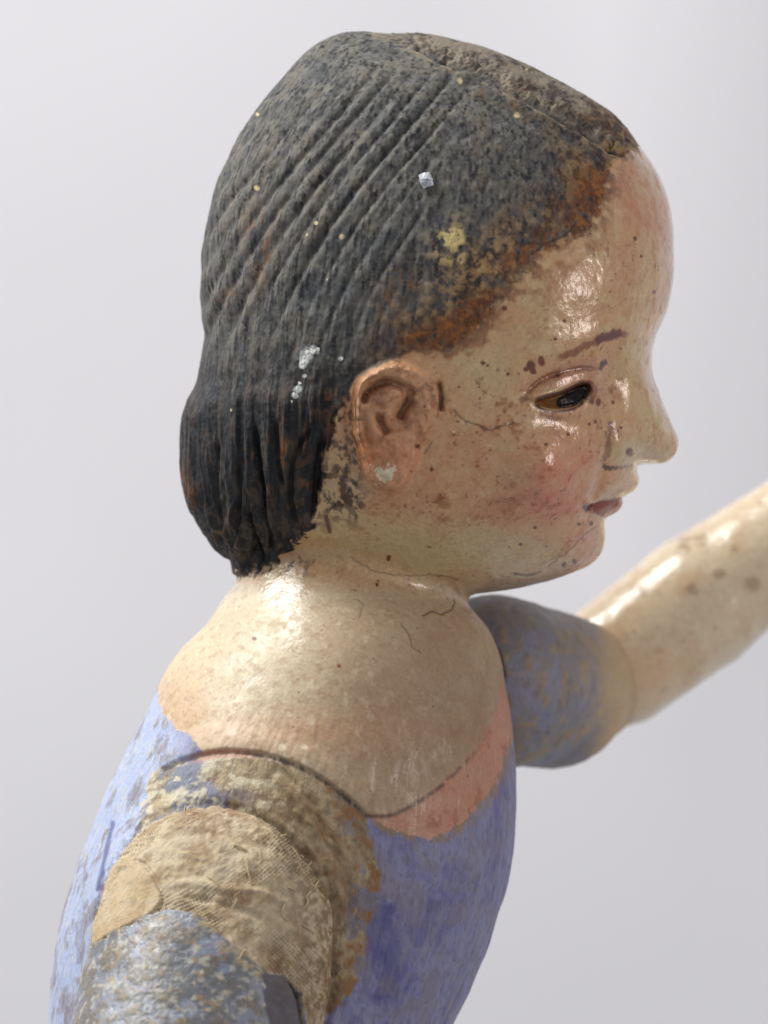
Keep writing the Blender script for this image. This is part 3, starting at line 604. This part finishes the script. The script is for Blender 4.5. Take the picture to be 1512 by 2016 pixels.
col = col * (1 - k_b[:, None]) + bc * k_b[:, None]
col = mixc(col, srgb(70, 62, 58), np.exp(-((sd_ + 14 * (n_fine - .5)) / 4.6) ** 2) * sst(.22, .5, sp_) * (Y > 1300) * .85 * sst(.34, .56, tiny)); col = mixc(col, srgb(188, 126, 104), np.exp(-((sd_ - 4) / 4) ** 2) * sst(.5, .35, sp_) * sst(.1, .2, sp_) * .7 * (Y > 1300))
rough = np.where(k_b > .5, .48 + .25 * (n_fine - .5), rough)

print('nan', np.isnan(col).sum(), np.isnan(rough).sum(), col.shape, np.nanmean(col,0), np.isnan(gro).sum(), np.isnan(X).sum())
# ---- split the carved body into its painted parts
qc = lambda a: a[Q].mean(1)
hairF = qc(np.where(front > .5, hs + 3 * (n_fine - .5), hw)) > 0
eyeF = (qc(esd) > 0) & ~hairF; lipF = (qc(lsd) > 0) & ~hairF
asd = poly_sd(X, Y, spline(EAR, 6.0, True)); earF = (qc(asd) > -2) & ~hairF
bodF = (qc(bw) > 0) & (qc(Y) > 1250)
M_skin = painted('skin_paint', 5.0, .10, coat=1.0, grain=.17, bump2=.05, coat_rough=.18)
M_ear = painted('ear_paint', 5.0, .25, coat=.8, grain=.10, bump2=.10, coat_rough=.16)
M_hair = painted('hair_paint', 2.6, .4, grain=.15, stretch=(1, 1, .35), spec=.3, bump2=.16)
M_bod = painted('bodice_paint', 3.5, .3, grain=.12, stretch=(1, 1, .5), bump2=.25, spec=.4)
M_eye = painted('eye_paint', 3.0, .12, coat=0, grain=.1, spec=.15)
M_lip = painted('lip_paint', 3.0, .25, coat=.5, grain=.1)
rest = ~(hairF | eyeF | lipF | earF | bodF)
body = build('body', P, Q[rest], col, rough, M_skin, fig)
hair = build('hair', P, Q[hairF], col, rough, M_hair, fig)
sideZ = qc(Z) > 0
for s_ in (sideZ, ~sideZ):
    build('ear', P, Q[earF & s_], col, rough, M_ear, fig)
    build('eye', P, Q[eyeF & s_], col, np.full(len(P), .24), M_eye, fig)
build('mouth', P, Q[lipF], col, rough, M_lip, fig)
build('bodice', P, Q[bodF], col, rough, M_bod, fig)
nearP = P[(Z > 20)]; nX, nY = X[Z > 20], Y[Z > 20]; nN = Nn[Z > 20]
def on_body(x, y):
    k = np.argmin((nX - x) ** 2 + (nY - y) ** 2); return nearP[k], nN[k]
print('body built', round(time.time() - T0, 1))

# ================================================================== the near arm: linen joint and painted sleeve
P, Q = solid(F_arm, (0, 1500, 20), (760, 2700, 900), 9.0, 2, lambda c: (c[:, 2] > 200) & (c[:, 1] < 2100))
G = grad(F_arm, P); Nn = -G / np.linalg.norm(G, axis=1)[:, None]; X, Y = shown(P); Z = P[:, 2]
n_fine = fbm(X, Y, Z, 12, 4, 301); n_mid = fbm(X, Y, Z, 40, 4, 305)
SLV = [(60,1900),(163,1897),(186,1865),(219,1842),(265,1819),(298,1800),(330,1791),(376,1797),(404,1813),(432,1841),(473,1868),(506,1901),(524,1912),(561,1924),(582,1947),(596,1980),(606,2030),(620,2300),(640,2800),(-100,2800),(-100,1900)]
ssd = poly_sd(X, Y, SLV); sw = ssd + 12 * (n_fine - .5) + 8 * (n_mid - .5)
slv = sst(-2.5, 2.5, sw)
# weave of the linen, laid over the ball of the joint
a_ = X * .978 + Y * .2 + 20 * (fbm(X, Y, Z, 110, 2, 320) - .5); b_ = Y * .98 - X * .16 + .0009 * (X - 450) ** 2 + 18 * (fbm(X, Y, Z, 120, 2, 330) - .5)
wv = np.sin(a_ * 2 * math.pi / 9.6) * np.sin(b_ * 2 * math.pi / 9.0)
wk = sst(.36, .56, fbm(X, Y, Z, 120, 3, 340)) * (Y > 1600) * sst(665, 600, X) * sst(1590, 1625, Y)
rough_l = fbm(X + Y * .3, Y, Z, 26, 4, 350); fray = fbm(X, Y * .5, Z, 8, 3, 360)
TOPE = [(232,1690),(256,1651),(288,1616),(339,1592),(404,1573),(460,1569),(506,1578),(534,1596),(550,1624),(571,1656),(612,1693),(649,1722),(677,1768),(686,1813),(677,1882),(654,1940),(635,2000),(620,2060)]
lrel = 2.8 * wv * wk + 9 * (rough_l - .5) + 14 * (fbm(X, Y, Z, 90, 3, 370) - .5) + 4 * (fray - .5)
for pts, dp, w in (([(240,1700),(300,1660),(380,1640),(470,1650),(560,1690)], 5, 8), ([(300,1745),(380,1740),(450,1752),(520,1760),(600,1800)], -6, 9), ([(330,1760),(420,1775),(500,1800),(560,1840)], 6, 7), ([(470,1600),(530,1640),(560,1700),(620,1760),(650,1830)], -5, 10)):
    d_, p_ = line_dist(X, Y, spline(pts, 8), 60); lrel -= dp * np.exp(-((d_ + 8 * (n_mid - .5)) / w) ** 2) * sst(0, .2, p_) * sst(0, .2, 1 - p_)
FLAP = [(246,1690),(262,1698),(279,1703),(298,1725),(311,1749),(317,1772),(300,1796),(262,1816),(219,1840),(186,1862),(150,1890),(150,1780)]
fsd = poly_sd(X, Y, spline(FLAP, 8, True)); flp = sst(-3, 3, fsd + 3 * (n_fine - .5)); lrel = lrel * (1 - .55 * flp) + 5 * flp - 1.5 * wv * wk * .45 * flp - .9 * wv * wk * flp - 4 * np.exp(-((fsd + 4) / 3.5) ** 2)
srel = 9 + 2.5 * (n_fine - .5) + 5 * (n_mid - .5) - 9 * sst(9, 0, np.abs(sw)) * 0
# scooped dark patch with a string at the sleeve's edge
d_, p_ = line_dist(X, Y, spline([(566,1930),(580,1960),(588,2000),(594,2050)], 8), 40); slitA = np.exp(-(d_ / 5) ** 2); srel -= 12 * slitA
fb = F_body(P[:, 0], P[:, 1], P[:, 2]); lrel = lrel + (3 + 9 * (n_fine - .5)) * np.exp(-((fb + 13 + 16 * (n_mid - .5)) / 12) ** 2)
P2 = P + Nn * (lrel * (1 - slv) + srel * slv)[:, None]
lc = np.tile(srgb(202, 187, 163), (len(P), 1)); lc = mixc(lc, srgb(168, 144, 114), sst(.42, .64, n_mid) * .7); lc = mixc(lc, srgb(214, 198, 168), sst(.50, .66, rough_l) * .7)
lc = mixc(lc, srgb(118, 92, 64), sst(480, 660, X) * .65 * sst(.35, .6, n_fine)); lc = mixc(lc, srgb(208, 186, 150), flp * .5 * sst(.3, .5, n_fine))
lc = mixc(lc, srgb(110, 86, 62), wk * sst(.1, .9, -wv) * .6 * (1 - .8 * flp))
for a, b, r_ in ((415,1640,26),(500,1650,22),(375,1602,30),(452,1600,30),(540,1900,30),(480,1768,20)): lc = mixc(lc, srgb(146, 112, 86), .6 * gauss(X, Y, a, b, r_, r_ * .7) * sst(.35, .5, n_fine))
sc = np.tile(srgb(116, 118, 122), (len(P), 1)); sc = mixc(sc, srgb(146, 154, 176), sst(.48, .60, fbm(X, Y, Z, 34, 4, 390)) * .7); sc = mixc(sc, srgb(120, 112, 98), sst(.46, .6, n_mid) * .8)
sc = mixc(sc, srgb(168, 142, 100), sst(.60, .70, n_fine) * .7); sc = mixc(sc, srgb(200, 196, 182), sst(.56, .68, fbm(X, Y, Z, 12, 4, 395)) * .55)
sc = mixc(sc, srgb(186, 168, 130), sst(40, 4, sw) * sst(350, 420, X) * sst(.4, .6, n_fine) * .8)
drk = sst(-3, 3, poly_sd(X, Y, [(516,1906),(562,1924),(582,1950),(592,2100),(500,2100),(522,2000),(514,1950)]) + 34 * (n_fine - .5)); sc = mixc(sc, srgb(98, 92, 100), drk * .85)
sc = mixc(sc, srgb(30, 24, 20), slitA * .9)
c2 = lc * (1 - slv[:, None]) + sc * slv[:, None]; r2 = np.where(slv > .5, .40 + .35 * (n_fine - .5) + .2 * (n_mid - .5) + .3 * drk, .85)
slF = sw[Q].mean(1) > 0
M_lin = painted('linen_cloth', 3.0, .5, grain=.14, spec=.2, bump2=.3)
M_slv = painted('sleeve_paint', 4.5, .3, grain=.16, coat=.4, bump2=.15, coat_rough=.2)
lin = build('linen_wrap', P2, Q[~slF], c2, r2, M_lin, fig)
slv_o = build('sleeve', P2, Q[slF], c2, r2, M_slv, fig); slv_o['label'] = 'grey blue painted sleeve of the lowered arm'
aX, aY, aP, aN = X, Y, P2, Nn
def tube(name, pts, r, mat, parent, c, seg=5):
    P_ = np.array(pts, float); n = len(P_); V = []; Qs = []
    for i in range(n):
        t = P_[min(i + 1, n - 1)] - P_[max(i - 1, 0)]; t /= np.linalg.norm(t) + 1e-9
        a = np.cross(t, [.3, .2, .93]); a /= np.linalg.norm(a); b = np.cross(t, a); rr = r * (1 - .5 * abs(2 * i / (n - 1) - 1) ** 3)
        for k in range(seg): V.append(P_[i] + rr * (a * math.cos(2 * math.pi * k / seg) + b * math.sin(2 * math.pi * k / seg)))
    for i in range(n - 1):
        for k in range(seg): Qs.append([i * seg + k, i * seg + (k + 1) % seg, (i + 1) * seg + (k + 1) % seg, (i + 1) * seg + k])
    V = np.array(V); return build(name, V, np.array(Qs)[:, ::-1], np.tile(c, (len(V), 1)), np.full(len(V), .8), mat, parent)
def on_arm(x, y):
    k = np.argmin((aX - x) ** 2 + (aY - y) ** 2 + 1e4 * (aP[:, 2] < 150)); return aP[k], aN[k]
M_thr = painted('thread_fibre', 3.0, .2, grain=.1)
threads = [([(548,1612),(552,1630),(550,1650),(556,1664)], 2.4), ([(560,1652),(580,1644),(600,1636)], 2.0), ([(556,1664),(572,1662),(582,1668),(596,1690)], 2.2), ([(484,1690),(488,1715),(494,1736)], 2.0), ([(508,1674),(512,1690),(510,1702)], 1.8),
 ([(610,1760),(620,1742),(640,1720)], 1.8), ([(598,1770),(606,1758),(628,1744)], 1.6), ([(600,1690),(614,1696),(622,1712)], 2.4), ([(578,1940),(590,1960),(596,1985),(600,2030)], 3.2), ([(660,1868),(650,1880),(640,1872)], 1.6),
 ([(640,1830),(662,1838),(676,1836)], 1.6), ([(455,1655),(470,1648),(480,1652)], 1.5), ([(405,1725),(425,1738),(428,1752)], 1.6), ([(560,1780),(552,1800),(566,1812)], 1.5), ([(470,1890),(480,1872),(492,1880)], 1.6), ([(620,1890),(636,1908),(640,1930)], 1.6),
 ([(320,1600),(345,1588),(372,1586)], 1.6), ([(430,1580),(455,1572),(476,1578)], 1.6), ([(230,1720),(250,1716),(262,1722)], 1.5), ([(280,1640),(300,1628),(324,1626)], 1.5)]
rt = np.random.RandomState(5); TE = spline(TOPE, 4)
for i in range(46):
    e = TE[rt.randint(20, len(TE) - 30)]; q = (e - np.array([450, 1815])); q /= np.linalg.norm(q); tg = np.array([-q[1], q[0]])
    a = e - q * rt.uniform(6, 26); L = rt.uniform(14, 34); th = rt.uniform(-1.3, 1.3); dv = q * math.cos(th) * .6 + tg * math.sin(th)
    threads.append(([tuple(a), tuple(a + dv * L * .5 + tg * rt.uniform(-4, 4)), tuple(a + dv * L + tg * rt.uniform(-7, 7))], rt.uniform(.9, 1.5)))
for i in range(26):
    a = np.array([rt.uniform(270, 640), rt.uniform(1640, 1880)])
    if a[1] > 1770 + .35 * abs(a[0] - 330): continue
    th = rt.uniform(0, 6.28); L = rt.uniform(14, 36); dv = np.array([math.cos(th), math.sin(th)]); nv = np.array([-dv[1], dv[0]])
    threads.append(([tuple(a), tuple(a + dv * L * .5 + nv * rt.uniform(-6, 6)), tuple(a + dv * L)], rt.uniform(.9, 1.5)))
for pts, r_ in threads:
    q = []
    for i, (a, b) in enumerate(spline(pts, 6)):
        p_, n_ = on_arm(a, b); q.append(np.array([pc(a, b, p_[2])[0], pc(a, b, p_[2])[1], p_[2]]) + n_ * (3 + 2.5 * math.sin(i * .9)))
    q = np.array(q); q[:, 2] = np.convolve(np.pad(q[:, 2], 2, 'edge'), np.ones(5) / 5, 'valid')
    tube('loose_thread', q, r_, M_thr, lin, srgb(206, 186, 150))
print('near arm', round(time.time() - T0, 1))

# ================================================================== the raised far arm
U0, U1, U2 = pc(975, 1342, -250), pc(1085, 1358, -400), pc(1150, 1342, -550)
E0, E1, E2 = pc(1219, 1303, -585), pc(1372, 1188, -630), pc(1840, 850, -700)
def F_slv(x, y, d):
    return smax(cone_sd(x, y, d, U0, U1, 176, 156), cone_sd(x, y, d, U1, U2, 156, 128), 20)
def F_fore(x, y, d): return smax(cone_sd(x, y, d, E0, E1, 136, 140), cone_sd(x, y, d, E1, E2, 140, 98), 14)
for nm, F, lo, hi in (('sleeve', F_slv, (780, 1120, -740), (1380, 1560, -40)), ('forearm', F_fore, (1040, 700, -900), (2000, 1520, -380))):
    P, Q = solid(F, lo, hi, 9.0, 1); G = grad(F, P); Nn = -G / np.linalg.norm(G, axis=1)[:, None]
    k = 1 - P[:, 2] / D; X = CX + (P[:, 0] - CX) / k; Y = CY + (P[:, 1] - CY) / k; Z = P[:, 2]
    n_fine = fbm(X, Y, Z, 16, 4, 401); n_mid = fbm(X, Y, Z, 50, 4, 405)
    if nm == 'sleeve':
        c = np.tile(srgb(140, 138, 146), (len(P), 1)); c = mixc(c, srgb(158, 138, 110), sst(.42, .66, n_mid * .7 + n_fine * .3) * .75); c = mixc(c, srgb(180, 156, 118), sst(.54, .70, n_fine) * .5)
        c = mixc(c, srgb(142, 146, 172), sst(.56, .66, fbm(X, Y * .5, Z, 40, 3, 410)) * .6); c = mixc(c, srgb(112, 100, 92), sst(.55, .72, fbm(X, Y, Z, 22, 4, 412)) * .4); c = mixc(c, srgb(204, 178, 140), sst(1130, 1215, X + 60 * (n_mid - .5)) * .85)
        c = mixc(c, srgb(150, 148, 150), sst(1260, 1200, Y) * .6)
        c = mixc(c, srgb(70, 44, 28), .95 * sst(.2, .7, gauss(X, Y, 985, 1320, 12, 70, -12)) * sst(.3, .5, n_fine)); r = .5 + .2 * (n_fine - .5); rel = 7 * (n_mid - .5) + 3 * (n_fine - .5); mat = M_bod
    else:
        c = np.tile(srgb(226, 208, 178), (len(P), 1)); c = mixc(c, srgb(212, 182, 148), sst(.45, .65, n_mid) * .6); c = mixc(c, srgb(214, 172, 134), .6 * gauss(X, Y, 1270, 1330, 70, 60))
        for a, b, r_ in ((1418,1130,14),(1345,1072,26),(1380,1062,18),(1255,1165,20),(1365,1160,16),(1440,1040,8),(1448,1080,9),(1500,990,10),(1480,1150,20)): c = mixc(c, srgb(160, 130, 94), .6 * sst(.15, .7, gauss(X, Y, a, b, r_, r_ * .8)) * sst(.3, .55, n_fine))
        c = mixc(c, srgb(150, 120, 90), sst(.66, .76, n_fine) * .25); r = .24 + .5 * (n_mid - .5); rel = 3 * (n_mid - .5) + .6 * (n_fine - .5); mat = M_skin
    o = build(nm, P + Nn * rel[:, None], Q, c, r, mat, fig)
    if nm == 'sleeve': o['label'] = 'grey and tan worn sleeve of the raised arm'

# ================================================================== small things stuck in the hair
def lump(name, x, y, r, mat, parent, c, lift=.3, flat=.6, rough_=.3, seed=0, jag=.35):
    p, n = on_body(x, y); rr = np.random.RandomState(seed); V = []; n = n / np.linalg.norm(n)
    a = np.cross(n, [0, 1, 0]); a /= np.linalg.norm(a); b = np.cross(n, a); nr, ns = 5, 10; Qs = []
    for i in range(nr):
        th = math.pi * (.02 + .96 * i / (nr - 1))
        for k in range(ns):
            ph = 2 * math.pi * k / ns; q = r * (1 + jag * (rr.rand() - .5) * 2)
            V.append(p + n * (math.cos(th) * q * flat + lift * r) + (a * math.cos(ph) + b * math.sin(ph)) * math.sin(th) * q)
    for i in range(nr - 1):
        for k in range(ns): Qs.append([i * ns + k, (i + 1) * ns + k, (i + 1) * ns + (k + 1) % ns, i * ns + (k + 1) % ns])
    V = np.array(V); o = build(name, V, np.array(Qs), np.tile(c, (len(V), 1)), np.full(len(V), rough_), mat, parent); o.data.shade_flat(); return o
M_flake = painted('plaster', 3.0, .4, grain=.1)
gl = bpy.data.materials.new('clear_resin'); gl.use_nodes = True; gb = gl.node_tree.nodes['Principled BSDF']
gb.inputs['Base Color'].default_value = (.75, .8, .85, 1); gb.inputs['Roughness'].default_value = .08; gb.inputs['Transmission Weight'].default_value = .55; gb.inputs['IOR'].default_value = 1.5
lump('resin_drop', 841, 358, 15, gl, hair, srgb(190, 200, 210), .35, .55, seed=4)
for i, (a, b, r_) in enumerate(((606,697,10),(616,690,8),(600,706,8),(596,714,6),(624,688,5),(598,722,5),(671,706,4),(588,766,7),(592,756,5),(582,776,5),(578,790,3))):
    lump('plaster_flake', a, b, r_ * .75, M_flake, hair, srgb(236, 236, 230), .0, .22, .8, seed=20 + i, jag=.5)

# ================================================================== backdrop
nx, ny = 60, 40
xs = np.linspace(-7000, 9000, nx); ys = np.linspace(-4000, 6500, ny)
gx, gy = np.meshgrid(xs, ys, indexing='ij')
dd = -5000 + 26 * np.sin(gx / 210.0 + .3 * np.sin(gy / 900)) * sst(900, 1500, gx) * sst(2600, 1200, gy) + 40 * (fbm(gx, gy, gx * 0, 900, 2, 500) - .5)
Pb = np.stack([gx.ravel(), gy.ravel(), dd.ravel()], 1)
i_ = np.arange(nx * ny).reshape(nx, ny); Qb = np.stack([i_[:-1, :-1], i_[:-1, 1:], i_[1:, 1:], i_[1:, :-1]], -1).reshape(-1, 4)
M_back = painted('backdrop_cloth', 12.0, .05, grain=.012, spec=.1)
bk = build('backdrop', Pb, Qb, np.tile(srgb(225, 224, 228), (len(Pb), 1)), np.full(len(Pb), .9), M_back)
bk['kind'] = 'structure'; bk['label'] = 'plain pale grey backdrop cloth behind the figure'
print('done', round(time.time() - T0, 1))
